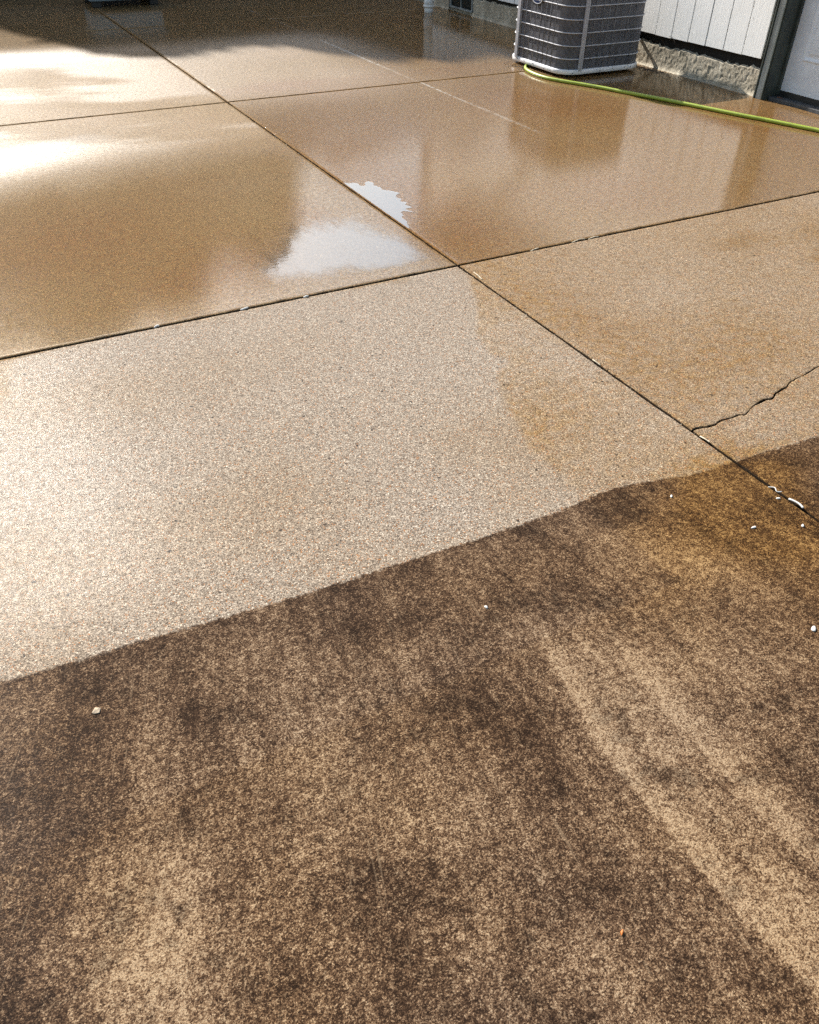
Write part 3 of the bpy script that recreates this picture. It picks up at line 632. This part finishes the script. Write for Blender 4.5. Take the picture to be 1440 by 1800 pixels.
# ------------------------------------------------------------------ small debris on the concrete
WHITE = simple('white_flake', (.62, .61, .58), .6, .1, 90)
STRAW = simple('dry_straw', (.62, .54, .40), .8, .2, 60)
CRUST = simple('pale_tan_crust', (.34, .27, .19), .9, .3, 120)
ORANGE = simple('orange_leaf', (.55, .17, .03), .6, .2, 60)
BROWN = simple('brown_leaf', (.20, .075, .03), .7, .2, 60)
def flake(name, x, y, r, mat, label, cat, z=.0, seed=0, el=1.4, group=None):
    R = random.Random(seed); n = 9; ang = R.uniform(0, 3.14); m = MB(); rings = []
    prof = [(r * R.uniform(.65, 1.1)) for _ in range(n)]
    for zz, k in ((.0002, .9), (.0016, 1.0), (.003, .75)):
        ring = []
        for j in range(n):
            a = 2 * math.pi * j / n; px_, py_ = prof[j] * k * el * math.cos(a), prof[j] * k * math.sin(a) / el
            ring.append((px_ * math.cos(ang) - py_ * math.sin(ang), px_ * math.sin(ang) + py_ * math.cos(ang), zz + .0012 * math.cos(a + ang)))
        rings.append(ring)
    o = m.loft(rings).build(name, mat, None, True); o.location = (x, y, z + .0009); return tag(o, label, cat, group)
flake('paint_flake', 1.555, .715, .0085, WHITE, 'largest white flake, lying on the dirty concrete near the right edge', 'flake', seed=1, el=1.2)
flake('paint_flake', 1.719, 1.071, .006, WHITE, 'white flake on the orange-brown grime left of the long joint', 'flake', seed=2)
flake('paint_flake', 1.853, 1.011, .0055, WHITE, 'white flake on the grime right beside the long joint', 'flake', seed=3)
flake('paint_flake', 1.605, 1.292, .005, WHITE, 'small white flake just below the cleaned edge', 'flake', seed=4)
flake('paint_flake', .858, 1.157, .0045, WHITE, 'tiny white flake alone in the middle of the dark grime', 'flake', seed=5)
flake('paint_flake', 1.889, 1.135, .005, WHITE, 'tiny white flake at the joint beside the white twig', 'flake', seed=6)
flake('lime_patch', -.094, 1.287, .012, CRUST, 'pale tan crust spot on the black grime at the left', 'crust spot', seed=7, el=1.).scale = (1., 1., .35)
flake('leaf_scrap', .647, .361, .0042, ORANGE, 'small orange leaf scrap on the dirty concrete', 'leaf', seed=8)
def twig(pts, r, mat, label, name='twig'):
    return tag(MB().tube(smooth_path(pts, 4), r, 6).build(name, mat, None, True), label, 'twig')
twig([(1.915, 1.118, .003), (1.919, 1.10, .005), (1.921, 1.083, .005), (1.919, 1.068, .003)], .0032, WHITE, 'short white twig lying in the long joint at the right edge')
twig([(1.905, 1.19, .002), (1.915, 1.175, .007), (1.909, 1.16, .004), (1.921, 1.152, .005)], .0016, WHITE, 'curled white rootlet in the long joint above the white twig', 'rootlet')
twig([(1.922, 1.50, -.003), (1.919, 1.475, .002), (1.921, 1.455, .001)], .0022, STRAW, 'pale straw piece in the long joint just below the crack')
twig([(1.9215, 2.08, .0), (1.917, 2.06, .004), (1.92, 2.03, .001)], .0022, STRAW, 'pale straw piece in the long joint between crack and crossing')
twig([(1.94, 2.99, .001), (1.936, 2.95, .004), (1.93, 2.90, .002)], .002, STRAW, 'curved pale straw in the long joint just below the crossing')
for x, w, lab in ((2.36, .03, 'pale straw in the cross joint right of the crossing'), (2.63, .05, 'longest pale straw across the joint right of the crossing'), (2.72, .035, 'pale straw at the far end of the littered cross joint'), (1.148, .012, 'white root scrap in the left cross joint, near the crossing'), (.872, .02, 'white root scrap in the middle of the left cross joint'), (.5, .012, 'white root scrap at the left part of the cross joint')):
    yy = 3.092 + rnd.uniform(-.004, .004); twig([(x - w, yy, -.002), (x, yy + rnd.uniform(-.008, .008), .004), (x + w * .6, yy + rnd.uniform(-.006, .006), .003)], .0026 if w > .02 else .004, STRAW if x > 2 else WHITE, lab)
flake('leaf_scrap', 5.90, 4.80, .022, BROWN, 'russet dead leaf in the corner of the door threshold', 'leaf', .022, 9)
twig([(5.815, 6.06, .27), (5.812, 6.05, .275), (5.805, 6.00, .265), (5.80, 5.96, .235)], .0016, DARKWOOD, 'thin dark twig caught under the siding')
# loose grit by the unit and joint crumbs: uncountable
def grit(name, spots, mat, label, seed):
    R = np.random.RandomState(seed); m = MB()
    for (x, y, rx, ry, n, s0, s1, z0) in spots:
        for _ in range(n):
            px_, py_ = x + R.normal() * rx, y + R.normal() * ry; s = R.uniform(s0, s1); a = R.rand() * 6
            v = [(px_ + s * math.cos(a + k * 1.571) * R.uniform(.7, 1.2), py_ + s * math.sin(a + k * 1.571) * R.uniform(.7, 1.2), z0) for k in range(4)] + [(px_ + s * .2, py_, z0 + s * R.uniform(.8, 1.3))]
            m.add(v, [(0, 1, 4), (1, 2, 4), (2, 3, 4), (3, 0, 4), (3, 2, 1, 0)])
    return tag(m.build(name, mat), label, 'grit', kind='stuff')
grit('grit', [(5.74, 6.15, .04, .14, 220, .003, .009, .0), (5.3, 6.08, .2, .03, 90, .002, .006, 0), (4.70, 6.72, .035, .12, 120, .003, .010, 0), (4.72, 6.3, .03, .1, 50, .002, .006, 0)], simple('brown_grit', (.20, .14, .09), .9, .4, 40), 'loose brown grit round the foot of the air conditioner', 3)
grit('joint_crumbs', [(2.6, 3.092, .35, .004, 160, .0015, .004, -.008), (3.6, 3.092, .7, .004, 60, .0015, .0035, -.008), (1.917, 2.4, .003, .6, 60, .0015, .003, -.008), (1.917, 5.6, .003, .9, 60, .0015, .004, -.006), (3.2, 6.565, 1., .004, 60, .002, .004, -.008)], STRAW, 'pale crumbs and root bits lying in the slab joints', 4)
